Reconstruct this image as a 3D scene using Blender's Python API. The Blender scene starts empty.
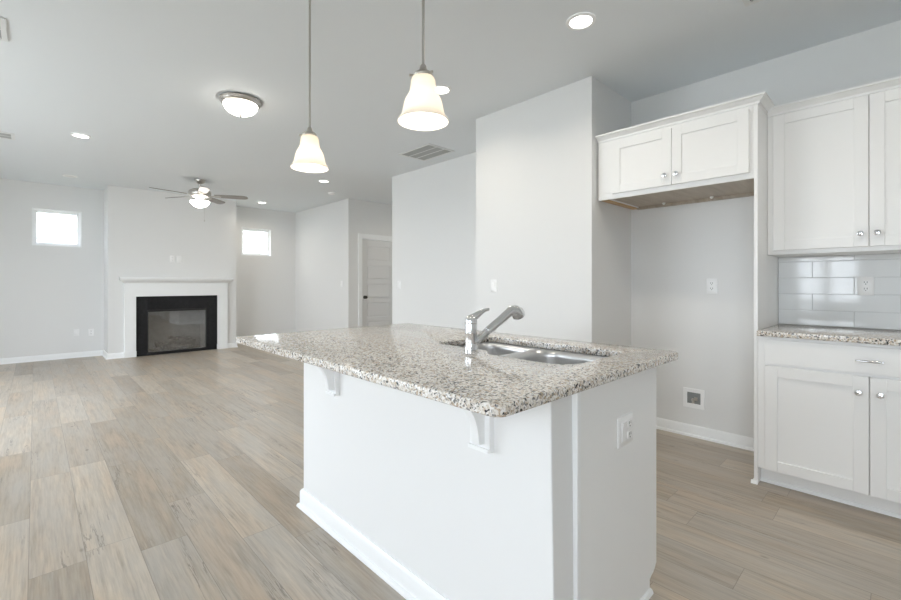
import bpy, bmesh, math, random
from mathutils import Vector, Matrix
random.seed(7)
PI = math.pi
S = bpy.context.scene
COL = S.collection

# ------------------------------------------------------------------ camera, world, daylight, exposure
YAW = 0.764
cd = bpy.data.cameras.new('camera')
cd.sensor_width = 36.0
cd.lens = 433.56 * 36.0 / 901.0
cd.shift_y = -15.92 / 901.0
cd.clip_start = 0.05
cam = bpy.data.objects.new('camera', cd)
COL.objects.link(cam)
cam.location = (0, 0, 1.188)
cam.rotation_euler = (PI / 2, 0, -YAW)
S.camera = cam

W = bpy.data.worlds.new('overcast_sky')
S.world = W
W.use_nodes = True
bg = W.node_tree.nodes['Background']
bg.inputs['Color'].default_value = (0.845, 0.92, 1.0, 1)
bg.inputs['Strength'].default_value = 7.5

# daylight enters through the glazed openings of the west wall (portals guide the sky light)
WEST = -2.05
WIN_W = [(-1.6, -0.3, 0.1, 2.3), (0.45, 1.3, 0.8, 2.15), (3.3, 5.9, 0.1, 2.45), (6.3, 7.2, 0.1, 2.4)]
for i, (y0, y1, z0, z1) in enumerate(WIN_W):
    l = bpy.data.lights.new('sky_portal', 'AREA')
    l.shape = 'RECTANGLE'
    l.size = z1 - z0
    l.size_y = y1 - y0
    l.cycles.is_portal = True
    o = bpy.data.objects.new('sky_portal', l)
    o.location = (WEST - 0.17, (y0 + y1) / 2, (z0 + z1) / 2)
    o.rotation_euler = (0, -PI / 2, 0)
    COL.objects.link(o)

S.view_settings.view_transform = 'Standard'
S.view_settings.look = 'None'
S.view_settings.gamma = 1.0
S.view_settings.use_curve_mapping = False
S.view_settings.exposure = 0.49
cy = S.cycles
cy.use_denoising = True
cy.max_bounces = 18
cy.diffuse_bounces = 14
cy.glossy_bounces = 6
cy.transmission_bounces = 8
cy.transparent_max_bounces = 12
cy.sample_clamp_indirect = 6.0
cy.caustics_reflective = False
cy.caustics_refractive = False

# ------------------------------------------------------------------ materials
MATS = {}
def mat(name, col=(0.8, 0.8, 0.8), rough=0.5, metal=0.0, spec=0.5, emit=None, estr=0.0, coat=0.0):
    m = bpy.data.materials.new(name)
    m.use_nodes = True
    b = m.node_tree.nodes['Principled BSDF']
    b.inputs['Base Color'].default_value = (*col, 1)
    b.inputs['Roughness'].default_value = rough
    b.inputs['Metallic'].default_value = metal
    b.inputs['Specular IOR Level'].default_value = spec
    b.inputs['Coat Weight'].default_value = coat
    if emit:
        b.inputs['Emission Color'].default_value = (*emit, 1)
        b.inputs['Emission Strength'].default_value = estr
    MATS[name] = m
    return m

class NT:
    def __init__(self, m):
        self.t = m.node_tree
        self.b = self.t.nodes['Principled BSDF']
    def n(self, kind, **kw):
        nd = self.t.nodes.new(kind)
        for k, v in kw.items():
            setattr(nd, k, v)
        return nd
    def l(self, a, b):
        self.t.links.new(a, b)
    def math(self, op, a, b=None, c=None):
        nd = self.n('ShaderNodeMath', operation=op)
        for i, v in enumerate((a, b, c)):
            if v is None: continue
            if isinstance(v, (int, float)): nd.inputs[i].default_value = v
            else: self.l(v, nd.inputs[i])
        return nd.outputs[0]
    def comb(self, x, y, z):
        nd = self.n('ShaderNodeCombineXYZ')
        for i, v in enumerate((x, y, z)):
            if isinstance(v, (int, float)): nd.inputs[i].default_value = v
            else: self.l(v, nd.inputs[i])
        return nd.outputs[0]
    def mix(self, fac, a, b, mode='MIX'):
        nd = self.n('ShaderNodeMix', data_type='RGBA', blend_type=mode)
        for s, v in ((nd.inputs['Factor'], fac), (nd.inputs['A'], a), (nd.inputs['B'], b)):
            if isinstance(v, (int, float)): s.default_value = v
            elif isinstance(v, tuple): s.default_value = (*v, 1) if len(v) == 3 else v
            else: self.l(v, s)
        return nd.outputs['Result']
    def ramp(self, fac, stops, interp='LINEAR'):
        nd = self.n('ShaderNodeValToRGB')
        r = nd.color_ramp
        r.interpolation = interp
        while len(r.elements) < len(stops): r.elements.new(0.5)
        for e, (p, c) in zip(r.elements, stops):
            e.position = p
            e.color = (*c, 1) if len(c) == 3 else c
        self.l(fac, nd.inputs[0])
        return nd.outputs[0]
    def noise(self, vec, scale, detail=3.0, rough=0.5, dim='3D'):
        nd = self.n('ShaderNodeTexNoise', noise_dimensions=dim)
        if vec is not None: self.l(vec, nd.inputs['Vector'])
        nd.inputs['Scale'].default_value = scale
        nd.inputs['Detail'].default_value = detail
        nd.inputs['Roughness'].default_value = rough
        return nd.outputs['Fac']
    def pos(self):
        return self.n('ShaderNodeNewGeometry').outputs['Position']
    def bump(self, h, strength, dist=0.002):
        nd = self.n('ShaderNodeBump')
        nd.inputs['Strength'].default_value = strength
        nd.inputs['Distance'].default_value = dist
        self.l(h, nd.inputs['Height'])
        self.l(nd.outputs[0], self.b.inputs['Normal'])

def paint(name, col, rough=0.65, bump=0.12, scale=220):
    m = mat(name, col, rough, spec=0.3)
    t = NT(m)
    t.bump(t.noise(t.pos(), scale, 2), bump, 0.001)
    return m

WALL = paint('wall_paint', (0.755, 0.757, 0.752))
CEIL = paint('ceiling_paint', (0.755, 0.785, 0.81), 0.8, 0.25, 160)
TRIM = paint('trim_white', (0.87, 0.88, 0.885), 0.35, 0.02)
CAB = paint('cabinet_white', (0.86, 0.86, 0.855), 0.32, 0.02)
ISLP = paint('island_white', (0.80, 0.805, 0.805), 0.55, 0.05)
DOORP = paint('door_paint', (0.74, 0.74, 0.735), 0.4, 0.03)
PLATE = mat('white_plastic', (0.87, 0.87, 0.87), 0.3)
SLOT = mat('dark_slot', (0.05, 0.05, 0.055), 0.5)
CHROME = mat('chrome', (0.78, 0.78, 0.79), 0.09, 1.0)
NICKEL = mat('brushed_nickel', (0.55, 0.53, 0.50), 0.32, 1.0)
STEEL = mat('stainless_steel', (0.72, 0.72, 0.72), 0.28, 1.0)
BLACKM = mat('black_metal', (0.012, 0.012, 0.013), 0.35, 0.0)
BRONZE = mat('dark_knob_metal', (0.10, 0.095, 0.09), 0.3, 1.0)
VINYL = mat('window_vinyl', (0.90, 0.91, 0.92), 0.3)
GROUT = mat('grout', (0.60, 0.61, 0.62), 0.8)
VENTW = mat('vent_white_metal', (0.72, 0.73, 0.73), 0.4)
VENTD = mat('vent_painted_shade', (0.10, 0.105, 0.105), 0.8)  # dark colour stands in for the shade inside the vents
LENS = mat('lit_lens', (0.9, 0.9, 0.88), 0.4, emit=(1.0, 0.965, 0.91), estr=5.0)
FBOWL = mat('lit_fan_bowl', (0.9, 0.88, 0.84), 0.35, emit=(1.0, 0.945, 0.86), estr=18.0)
BOWL = mat('lit_glass_bowl', (0.9, 0.88, 0.84), 0.35, emit=(1.0, 0.945, 0.86), estr=8.0)
BULB = mat('lit_bulb', (0.9, 0.9, 0.88), 0.4, emit=(1.0, 0.94, 0.84), estr=4.0)
OFFLENS = mat('unlit_lens', (0.75, 0.75, 0.75), 0.4)
SIDING = mat('white_siding', (0.80, 0.81, 0.82), 0.6)
SHINGLE = mat('grey_shingles', (0.22, 0.22, 0.23), 0.9)
SCREWC = mat('screw_cap_white', (0.85, 0.85, 0.83), 0.4)

def m_granite():
    m = mat('speckled_granite', (0.6, 0.6, 0.58), 0.10, spec=0.5)
    t = NT(m)
    p = t.pos()
    wob = t.n('ShaderNodeTexNoise'); t.l(p, wob.inputs['Vector'])
    wob.inputs['Scale'].default_value = 90; wob.inputs['Detail'].default_value = 3
    off = t.n('ShaderNodeVectorMath', operation='MULTIPLY_ADD')
    t.l(wob.outputs['Color'], off.inputs[0]); off.inputs[1].default_value = (0.012, 0.012, 0.012); t.l(p, off.inputs[2])
    v = t.n('ShaderNodeTexVoronoi'); t.l(off.outputs[0], v.inputs['Vector']); v.inputs['Scale'].default_value = 165
    sep = t.n('ShaderNodeSeparateColor'); t.l(v.outputs['Color'], sep.inputs[0])
    base = t.ramp(sep.outputs[0], [(0.0, (0.05, 0.05, 0.055)), (0.065, (0.27, 0.27, 0.27)), (0.17, (0.52, 0.43, 0.335)),
                                   (0.30, (0.65, 0.59, 0.51)), (0.46, (0.77, 0.74, 0.695)), (0.76, (0.86, 0.85, 0.835))], 'CONSTANT')
    v2 = t.n('ShaderNodeTexVoronoi'); t.l(off.outputs[0], v2.inputs['Vector']); v2.inputs['Scale'].default_value = 260
    sep2 = t.n('ShaderNodeSeparateColor'); t.l(v2.outputs['Color'], sep2.inputs[0])
    fine = t.ramp(sep2.outputs[1], [(0.0, (0.16, 0.16, 0.16)), (0.07, (0.66, 0.63, 0.59)), (0.25, (1, 1, 1))], 'CONSTANT')
    c = t.mix(0.75, base, fine, 'MULTIPLY')
    big = t.noise(p, 9, 3)
    c = t.mix(t.math('MULTIPLY', big, 0.25), c, (0.70, 0.60, 0.50), 'MULTIPLY')
    t.l(c, t.b.inputs['Base Color'])
    return m
GRANITE = m_granite()

def m_floor():
    m = mat('oak_plank_floor', (0.45, 0.4, 0.35), 0.36, spec=0.6)
    t = NT(m)
    sp = t.n('ShaderNodeSeparateXYZ'); t.l(t.pos(), sp.inputs[0])
    x, y = sp.outputs[0], sp.outputs[1]
    PW, PL = 0.18, 1.22
    xr = t.math('DIVIDE', t.math('ADD', x, 20 * PW + 0.02), PW)
    row = t.math('FLOOR', xr); xf = t.math('FRACT', xr)
    wn = t.n('ShaderNodeTexWhiteNoise', noise_dimensions='1D'); t.l(row, wn.inputs['W'])
    yr = t.math('ADD', t.math('DIVIDE', y, PL), t.math('MULTIPLY_ADD', wn.outputs['Value'], 3.0, 20.0))
    colm = t.math('FLOOR', yr); yf = t.math('FRACT', yr)
    wn2 = t.n('ShaderNodeTexWhiteNoise', noise_dimensions='2D'); t.l(t.comb(row, colm, 0), wn2.inputs['Vector'])
    pid = wn2.outputs['Value']
    base = t.ramp(pid, [(0.0, (0.33, 0.27, 0.205)), (0.2, (0.47, 0.395, 0.31)), (0.4, (0.41, 0.36, 0.30)), (0.6, (0.54, 0.46, 0.365)),
                        (0.8, (0.50, 0.44, 0.365)), (1.0, (0.36, 0.30, 0.23))])
    gv = t.comb(t.math('MULTIPLY', x, 42), t.math('MULTIPLY', y, 2.2), t.math('MULTIPLY', pid, 60))
    grain = t.noise(gv, 1.0, 6, 0.65)
    g = t.ramp(grain, [(0.25, (0.68, 0.66, 0.64)), (0.5, (0.98, 0.98, 0.98)), (0.75, (1.16, 1.16, 1.15))])
    c = t.mix(1.0, base, g, 'MULTIPLY')
    fine = t.noise(t.comb(t.math('MULTIPLY', x, 130), t.math('MULTIPLY', y, 6.0), t.math('MULTIPLY', pid, 23)), 1.0, 3, 0.6)
    c = t.mix(1.0, c, t.ramp(fine, [(0.3, (0.84, 0.83, 0.82)), (0.6, (1.05, 1.05, 1.05))]), 'MULTIPLY')
    bv = t.comb(t.math('MULTIPLY', x, 9), t.math('MULTIPLY', y, 1.6), t.math('MULTIPLY', pid, 31))
    blot = t.noise(bv, 1.0, 4, 0.6)
    c = t.mix(t.math('MULTIPLY', t.ramp(blot, [(0.42, (0, 0, 0)), (0.7, (1, 1, 1))]), 0.55), c, (0.44, 0.425, 0.395))
    c = t.mix(t.math('MULTIPLY', t.ramp(blot, [(0.25, (1, 1, 1)), (0.45, (0, 0, 0))]), 0.5), c, (0.56, 0.43, 0.31))
    # weathered cracks and small knots
    cv = t.comb(t.math('MULTIPLY', x, 15), t.math('MULTIPLY', y, 0.75), t.math('MULTIPLY', pid, 97))
    cn = t.noise(cv, 1.0, 5, 0.62)
    line = t.math('LESS_THAN', t.math('ABSOLUTE', t.math('SUBTRACT', cn, 0.5)), 0.009)
    mv = t.comb(t.math('MULTIPLY', x, 5), t.math('MULTIPLY', y, 1.3), t.math('MULTIPLY', pid, 41))
    mask = t.ramp(t.noise(mv, 1.0, 2), [(0.52, (0, 0, 0)), (0.64, (1, 1, 1))])
    c = t.mix(t.math('MULTIPLY', t.math('MULTIPLY', line, mask), 0.55), c, (0.13, 0.11, 0.095))
    kv = t.n('ShaderNodeTexVoronoi')
    t.l(t.comb(t.math('MULTIPLY', x, 5.0), t.math('MULTIPLY', y, 2.3), 0), kv.inputs['Vector']); kv.inputs['Scale'].default_value = 1.0
    knot = t.ramp(kv.outputs['Distance'], [(0.02, (1, 1, 1)), (0.06, (0, 0, 0))])
    c = t.mix(t.math('MULTIPLY', knot, 0.7), c, (0.12, 0.10, 0.085))
    ex = t.math('MULTIPLY', t.math('MINIMUM', xf, t.math('SUBTRACT', 1.0, xf)), PW)
    ey = t.math('MULTIPLY', t.math('MINIMUM', yf, t.math('SUBTRACT', 1.0, yf)), PL)
    gap = t.math('LESS_THAN', t.math('MINIMUM', ex, ey), 0.0013)
    c = t.mix(t.math('MULTIPLY', gap, 0.55), c, (0.16, 0.14, 0.12))
    t.l(c, t.b.inputs['Base Color'])
    t.l(t.math('MULTIPLY_ADD', grain, 0.18, 0.27), t.b.inputs['Roughness'])
    h = t.math('SUBTRACT', t.math('MULTIPLY', grain, 0.35), gap)
    t.bump(h, 0.25, 0.001)
    return m
FLOOR = m_floor()

def m_wood(name, c1, c2, sx, sy, rough=0.45):
    m = mat(name, c1, rough)
    t = NT(m)
    mp = t.n('ShaderNodeMapping'); mp.inputs['Scale'].default_value = (sx, sy, 8)
    tc = t.n('ShaderNodeTexCoord'); t.l(tc.outputs['Object'], mp.inputs[0])
    n = t.noise(mp.outputs[0], 1.0, 5, 0.6)
    t.l(t.ramp(n, [(0.3, c1), (0.7, c2)]), t.b.inputs['Base Color'])
    return m
BIRCH = m_wood('unfinished_cabinet_bottom', (0.36, 0.30, 0.235), (0.47, 0.41, 0.34), 3, 30)
PLY = m_wood('raw_plywood_edge', (0.50, 0.30, 0.13), (0.62, 0.42, 0.22), 4, 40)
BLADE = m_wood('fan_blade_grey_wood', (0.22, 0.205, 0.19), (0.31, 0.29, 0.27), 5, 30)

def m_slate():
    m = mat('black_slate', (0.02, 0.02, 0.021), 0.5, spec=0.25)
    t = NT(m)
    n = t.noise(t.pos(), 26, 6, 0.7)
    t.l(t.ramp(n, [(0.3, (0.008, 0.008, 0.009)), (0.75, (0.022, 0.022, 0.024))]), t.b.inputs['Base Color'])
    t.bump(n, 0.35, 0.004)
    return m
SLATE = m_slate()
def m_log():
    m = mat('charred_log', (0.12, 0.11, 0.10), 0.9)
    t = NT(m)
    n = t.noise(t.pos(), 30, 6, 0.75)
    t.l(t.ramp(n, [(0.3, (0.05, 0.045, 0.042)), (0.55, (0.20, 0.185, 0.17)), (0.75, (0.46, 0.44, 0.41))]), t.b.inputs['Base Color'])
    t.bump(n, 0.8, 0.01)
    return m
LOG = m_log()
def m_liner():
    m = mat('grey_firebox_liner', (0.33, 0.325, 0.31), 0.8)
    t = NT(m)
    n = t.noise(t.pos(), 12, 4)
    t.l(t.ramp(n, [(0.3, (0.29, 0.285, 0.27)), (0.7, (0.37, 0.365, 0.35))]), t.b.inputs['Base Color'])
    return m
LINER = m_liner()
TILE = mat('glossy_subway_tile', (0.78, 0.80, 0.81), 0.07, spec=0.6)
def tilebump():
    t = NT(TILE)
    t.bump(t.noise(t.pos(), 9, 2), 0.10, 0.004)
tilebump()

def m_glass(name, refl, tint=(1, 1, 1), rough=0.02):
    m = bpy.data.materials.new(name); m.use_nodes = True
    t = m.node_tree; t.nodes.clear()
    out = t.nodes.new('ShaderNodeOutputMaterial')
    tr = t.nodes.new('ShaderNodeBsdfTransparent'); tr.inputs[0].default_value = (*tint, 1)
    gl = t.nodes.new('ShaderNodeBsdfGlossy'); gl.inputs['Roughness'].default_value = rough
    mx = t.nodes.new('ShaderNodeMixShader'); mx.inputs[0].default_value = refl
    t.links.new(tr.outputs[0], mx.inputs[1]); t.links.new(gl.outputs[0], mx.inputs[2]); t.links.new(mx.outputs[0], out.inputs[0])
    return m
PANE = m_glass('window_glass', 0.06)
FGLASS = m_glass('fireplace_glass', 0.13, (0.92, 0.92, 0.92))

def m_shade():
    m = bpy.data.materials.new('frosted_shade_glass'); m.use_nodes = True
    t = m.node_tree; t.nodes.clear()
    out = t.nodes.new('ShaderNodeOutputMaterial')
    d = t.nodes.new('ShaderNodeBsdfDiffuse'); d.inputs[0].default_value = (0.88, 0.86, 0.82, 1)
    tl = t.nodes.new('ShaderNodeBsdfTranslucent'); tl.inputs[0].default_value = (0.96, 0.91, 0.83, 1)
    gl = t.nodes.new('ShaderNodeBsdfGlossy'); gl.inputs['Roughness'].default_value = 0.25
    m1 = t.nodes.new('ShaderNodeMixShader'); m1.inputs[0].default_value = 0.5
    m2 = t.nodes.new('ShaderNodeMixShader'); m2.inputs[0].default_value = 0.05
    L = t.links.new
    L(d.outputs[0], m1.inputs[1]); L(tl.outputs[0], m1.inputs[2]); L(m1.outputs[0], m2.inputs[1]); L(gl.outputs[0], m2.inputs[2]); L(m2.outputs[0], out.inputs[0])
    return m
SHADE = m_shade()

def m_lawn():
    m = mat('lawn', (0.10, 0.17, 0.05), 0.9)
    t = NT(m)
    t.l(t.ramp(t.noise(t.pos(), 3, 5), [(0.3, (0.16, 0.18, 0.10)), (0.7, (0.25, 0.26, 0.17))]), t.b.inputs['Base Color'])
    return m
LAWN = m_lawn()
BOUNCE_SLAB = paint('pale_concrete', (0.55, 0.55, 0.53), 0.8, 0.2, 60)

# ------------------------------------------------------------------ mesh helpers
class MB:
    """collects shapes into one mesh; M maps local to world"""
    def __init__(self, M=None):
        self.bm = bmesh.new()
        self.M = M or Matrix.Identity(4)
    def v(self, p):
        return self.bm.verts.new(self.M @ Vector(p))
    def box(self, x0, x1, y0, y1, z0, z1):
        p = [self.v((x, y, z)) for z in (z0, z1) for (x, y) in ((x0, y0), (x1, y0), (x1, y1), (x0, y1))]
        for f in ((0, 3, 2, 1), (4, 5, 6, 7), (0, 1, 5, 4), (1, 2, 6, 5), (2, 3, 7, 6), (3, 0, 4, 7)):
            self.bm.faces.new([p[i] for i in f])
        return self
    def rings(self, rings, cap0=True, cap1=True, smooth=True, closed=True):
        rs = [[self.v(p) for p in r] for r in rings]
        n = len(rs[0])
        for a, b in zip(rs, rs[1:]):
            for i in range(n if closed else n - 1):
                j = (i + 1) % n
                f = self.bm.faces.new((a[i], a[j], b[j], b[i])); f.smooth = smooth
        if cap0: self.bm.faces.new(list(reversed(rs[0])))
        if cap1: self.bm.faces.new(rs[-1])
        return self
    def lathe(self, c, prof, n=32, axis='z', cap0=True, cap1=True, smooth=True):
        """prof: (radius, height) pairs along +axis from c"""
        rr = []
        for r, h in prof:
            ring = []
            for i in range(n):
                a = 2 * PI * i / n
                u, w = r * math.cos(a), r * math.sin(a)
                if axis == 'z': q = (c[0] + u, c[1] + w, c[2] + h)
                elif axis == 'x': q = (c[0] + h, c[1] + u, c[2] + w)
                else: q = (c[0] + w, c[1] + h, c[2] + u)
                ring.append(q)
            rr.append(ring)
        return self.rings(rr, cap0, cap1, smooth)
    def tube(self, pts, rad, n=14, cap=True):
        pts = [Vector(p) for p in pts]
        rads = rad if isinstance(rad, (list, tuple)) else [rad] * len(pts)
        rr = []
        up = Vector((0, 0, 1))
        for i, p in enumerate(pts):
            d = (pts[min(i + 1, len(pts) - 1)] - pts[max(i - 1, 0)]).normalized()
            a = d.cross(up if abs(d.z) < 0.98 else Vector((1, 0, 0))).normalized()
            b = a.cross(d).normalized()
            rr.append([p + (a * math.cos(2 * PI * k / n) + b * math.sin(2 * PI * k / n)) * rads[i] for k in range(n)])
        return self.rings(rr, cap, cap)
    def prism(self, poly, d0, d1, plane='xy', smooth=False):
        """extrude a polygon: plane 'xz' runs along y, 'yz' along x, 'xy' along z"""
        def P(a, b, d):
            return {'xy': (a, b, d), 'xz': (a, d, b), 'yz': (d, a, b)}[plane]
        return self.rings([[P(a, b, d0) for a, b in poly], [P(a, b, d1) for a, b in poly]], True, True, smooth)

def link(name, data, parent=None):
    o = bpy.data.objects.new(name, data)
    COL.objects.link(o)
    if parent: o.parent = parent
    return o
def root_loc(o):
    while o.parent: o = o.parent
    return Vector(o.location)
def obj(name, mb, m, parent=None, origin=None, bevel=0.0, seg=2, angle=35):
    bm = mb.bm if isinstance(mb, MB) else mb
    bmesh.ops.recalc_face_normals(bm, faces=bm.faces)
    off = root_loc(parent) if parent else Vector(origin or (0, 0, 0))
    bmesh.ops.translate(bm, verts=bm.verts, vec=-off)
    me = bpy.data.meshes.new(name)
    bm.to_mesh(me); bm.free()
    me.set_sharp_from_angle(angle=math.radians(angle))
    o = link(name, me, parent)
    if not parent: o.location = off
    me.materials.append(m)
    if bevel:
        b = o.modifiers.new('bevel', 'BEVEL'); b.width = bevel; b.segments = seg; b.limit_method = 'ANGLE'; b.angle_limit = math.radians(40)
    return o
def tag(o, label, cat, group=None, kind=None):
    o['label'] = label; o['category'] = cat
    if group: o['group'] = group
    if kind: o['kind'] = kind
    return o
def thing(name, label, cat, loc, group=None, kind=None):
    o = bpy.data.objects.new(name, None); COL.objects.link(o)
    o.empty_display_size = 0.1
    o.location = loc
    return tag(o, label, cat, group, kind)
def struct(name, mb, m, label, cat, bevel=0.0):
    return tag(obj(name, mb, m, None, None, bevel), label, cat, None, 'structure')
def curve_mesh(outer, holes, z0, z1, bev=0.0):
    """slab from an outline with holes, edges eased; returns a bmesh"""
    cu = bpy.data.curves.new('tmp', 'CURVE'); cu.dimensions = '2D'; cu.fill_mode = 'BOTH'
    for poly in [outer] + holes:
        s = cu.splines.new('POLY'); s.points.add(len(poly) - 1); s.use_cyclic_u = True
        for p, (x, y) in zip(s.points, poly): p.co = (x, y, 0, 1)
    cu.extrude = (z1 - z0) / 2 - bev
    cu.bevel_depth = bev; cu.bevel_resolution = 2
    cu.offset = -bev
    o = bpy.data.objects.new('tmp', cu); COL.objects.link(o)
    bpy.context.view_layer.update()
    me = bpy.data.meshes.new_from_object(o.evaluated_get(bpy.context.evaluated_depsgraph_get()))
    bm = bmesh.new(); bm.from_mesh(me)
    bmesh.ops.remove_doubles(bm, verts=bm.verts, dist=1e-5)
    bmesh.ops.translate(bm, verts=bm.verts, vec=(0, 0, (z0 + z1) / 2))
    bpy.data.objects.remove(o); bpy.data.curves.remove(cu); bpy.data.meshes.remove(me)
    return bm
def rrect(x0, x1, y0, y1, r, n=6):
    out = []
    for cx, cy_, a0 in ((x1 - r, y1 - r, 0), (x0 + r, y1 - r, PI / 2), (x0 + r, y0 + r, PI), (x1 - r, y0 + r, 1.5 * PI)):
        for i in range(n + 1):
            a = a0 + PI / 2 * i / n
            out.append((cx + r * math.cos(a), cy_ + r * math.sin(a)))
    return out
def frame_m(origin, face):
    """local frame: +x along the wall (to the viewer's right), +y up the wall, +z out of it"""
    d = {'-x': ((0, -1, 0), (-1, 0, 0)), '-y': ((1, 0, 0), (0, -1, 0)), '+x': ((0, 1, 0), (1, 0, 0)), '+y': ((-1, 0, 0), (0, 1, 0))}[face]
    X, Z = Vector(d[0]), Vector(d[1]); Y = Vector((0, 0, 1))
    M = Matrix.Identity(4)
    for i in range(3):
        M[i][0], M[i][1], M[i][2], M[i][3] = X[i], Y[i], Z[i], origin[i]
    return M

# ------------------------------------------------------------------ room shell
CH = 2.755
KX, PX, PY0, PY1 = 3.71, 3.025, 1.621, 2.809
BX, BY = 3.774, 5.173
EX, EY, NY = 4.13, 7.002, 9.233
SOUTH, HX = -2.4, 5.75
CX0, CX1, CY = 0.83, 2.735, 8.695

struct('floor', MB().box(WEST - 0.15, HX + 0.1, SOUTH - 0.1, NY + 0.15, -0.1, 0), FLOOR, 'grey brown wood plank floor running through kitchen and living room', 'floor')
struct('ceiling', MB().box(WEST - 0.15, HX + 0.1, SOUTH - 0.1, NY + 0.15, CH, CH + 0.1), CEIL, 'flat pale grey ceiling over the open plan room', 'ceiling')

W1 = (-0.036, 0.548, 1.783, 2.362)
W2 = (3.004, 3.601, 1.771, 2.340)
wm = MB()
wm.box(WEST - 0.15, W1[0], NY, NY + 0.15, 0, CH).box(W1[1], W2[0], NY, NY + 0.15, 0, CH).box(W2[1], EX + 0.12, NY, NY + 0.15, 0, CH)
for w in (W1, W2):
    wm.box(w[0], w[1], NY, NY + 0.15, 0, w[2]).box(w[0], w[1], NY, NY + 0.15, w[3], CH)
struct('wall_north', wm, WALL, 'pale grey far wall behind the fireplace with two small square windows', 'wall')
FB = (1.345, 2.232, 0.03, 0.757)       # firebox opening in the chimney breast
cm = MB()
cm.box(CX0, FB[0] - 0.02, CY, NY, 0, CH).box(FB[1] + 0.02, CX1, CY, NY, 0, CH).box(FB[0] - 0.02, FB[1] + 0.02, CY, NY, FB[3] + 0.02, CH)
struct('wall_chimney', cm, WALL, 'pale grey chimney breast projecting behind the white mantel', 'wall')
struct('wall_east', MB().box(EX, EX + 0.12, EY, NY, 0, CH), WALL, 'pale grey wall right of the second small window, beside the hallway', 'wall')
DX0, DX1, DZ = 4.425, 5.19, 2.035
struct('wall_hall', MB().box(EX + 0.12, DX0 - 0.02, EY, EY + 0.12, 0, CH).box(DX1 + 0.02, HX, EY, EY + 0.12, 0, CH).box(DX0 - 0.02, DX1 + 0.02, EY, EY + 0.12, DZ + 0.02, CH), WALL, 'shaded hallway wall around the panelled door', 'wall')
struct('wall_hall_end', MB().box(HX, HX + 0.1, BY - 0.12, EY + 0.12, 0, CH), WALL, 'end wall of the short hallway', 'wall')
struct('wall_corridor', MB().box(BX, BX + 0.12, PY1, BY, 0, CH).box(BX + 0.12, HX, BY - 0.12, BY, 0, CH), WALL, 'pale grey wall between the hallway opening and the white pantry wall', 'wall')
struct('wall_pantry', MB().box(PX, KX + 0.2, PY0, PY1, 0, CH), WALL, 'white pantry wall standing forward behind the island sink', 'wall')
struct('wall_kitchen', MB().box(KX, KX + 0.12, SOUTH, PY0, 0, CH), WALL, 'kitchen wall behind the white cabinets and refrigerator recess', 'wall')
struct('wall_south', MB().box(WEST - 0.15, KX + 0.12, SOUTH - 0.1, SOUTH, 0, CH), WALL, 'plain wall behind the viewer', 'wall')
ww = MB()
ys = SOUTH
for (y0, y1, z0, z1) in WIN_W:
    ww.box(WEST - 0.15, WEST, ys, y0, 0, CH).box(WEST - 0.15, WEST, y0, y1, 0, z0).box(WEST - 0.15, WEST, y0, y1, z1, CH)
    ys = y1
ww.box(WEST - 0.15, WEST, ys, NY, 0, CH)
struct('wall_west', ww, WALL, 'long wall of tall windows beside the viewer', 'wall')

def baseboard(name, pts, label):
    """swept skirting board with a shoe; pts run along the wall foot, room side on the left of travel"""
    prof = [(0, 0), (0.027, 0), (0.027, 0.006), (0.022, 0.016), (0.014, 0.02), (0.014, 0.074), (0.010, 0.082), (0.006, 0.088), (0, 0.088)]
    m = MB()
    P = [Vector((a, b, 0)) for a, b in pts]
    rings = []
    for i, p in enumerate(P):
        d0 = (P[i] - P[i - 1]).normalized() if i else None
        d1 = (P[i + 1] - P[i]).normalized() if i < len(P) - 1 else None
        ns = [Vector((-d.y, d.x, 0)) for d in (d0, d1) if d is not None]
        n = ns[0] if len(ns) == 1 else (ns[0] + ns[1]) / (1 + ns[0].dot(ns[1]))
        rings.append([p + n * a + Vector((0, 0, h)) for a, h in prof])
    m.rings(rings, True, True, False)
    return struct(name, m, TRIM, label, 'baseboard')
# travel so that the room lies to the left
baseboard('baseboard_north', [(CX0 + 0.205, CY), (CX0, CY), (CX0, NY), (WEST, NY)], 'white baseboard under the left window and round the chimney corner')
baseboard('baseboard_chimney', [(EX, NY), (CX1, NY), (CX1, CY), (2.576, CY)], 'white baseboard right of the mantel')
baseboard('baseboard_east', [(DX0 - 0.09, EY), (EX, EY), (EX, NY)], 'white baseboard along the wall beside the hallway')
baseboard('baseboard_corridor', [(BX, PY1), (BX, BY), (HX, BY)], 'white baseboard along the wall behind the island')
baseboard('baseboard_kitchen', [(KX, 0.617), (KX, PY0), (PX, PY0), (PX, PY1), (BX, PY1)], 'white baseboard round the refrigerator recess')

def window(name, x0, x1, z0, z1, label):
    t = thing(name, label, 'window', ((x0 + x1) / 2, NY, z0), None, 'structure')
    j = MB()
    e = 0.012
    for a in ((x0, x0 + e, z0, z1), (x1 - e, x1, z0, z1), (x0 + e, x1 - e, z0, z0 + e), (x0 + e, x1 - e, z1 - e, z1)):
        j.box(a[0], a[1], NY - 0.002, NY + 0.15, a[2], a[3])
    obj('jamb', j, TRIM, t)
    f = MB(); w = 0.045
    X0, X1, Z0, Z1 = x0 + e, x1 - e, z0 + e, z1 - e
    for a in ((X0, X0 + w, Z0, Z1), (X1 - w, X1, Z0, Z1), (X0 + w, X1 - w, Z0, Z0 + w), (X0 + w, X1 - w, Z1 - w, Z1)):
        f.box(a[0], a[1], NY + 0.06, NY + 0.12, a[2], a[3])
    fr = obj('frame', f, VINYL, t, bevel=0.004)
    obj('pane', MB().box(X0 + w - 0.006, X1 - w + 0.006, NY + 0.085, NY + 0.091, Z0 + w - 0.006, Z1 - w + 0.006), PANE, t)
    return t
window('window_1', *W1, 'small square white window left of the fireplace')
window('window_2', *W2, 'small square white window right of the fireplace')
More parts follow.
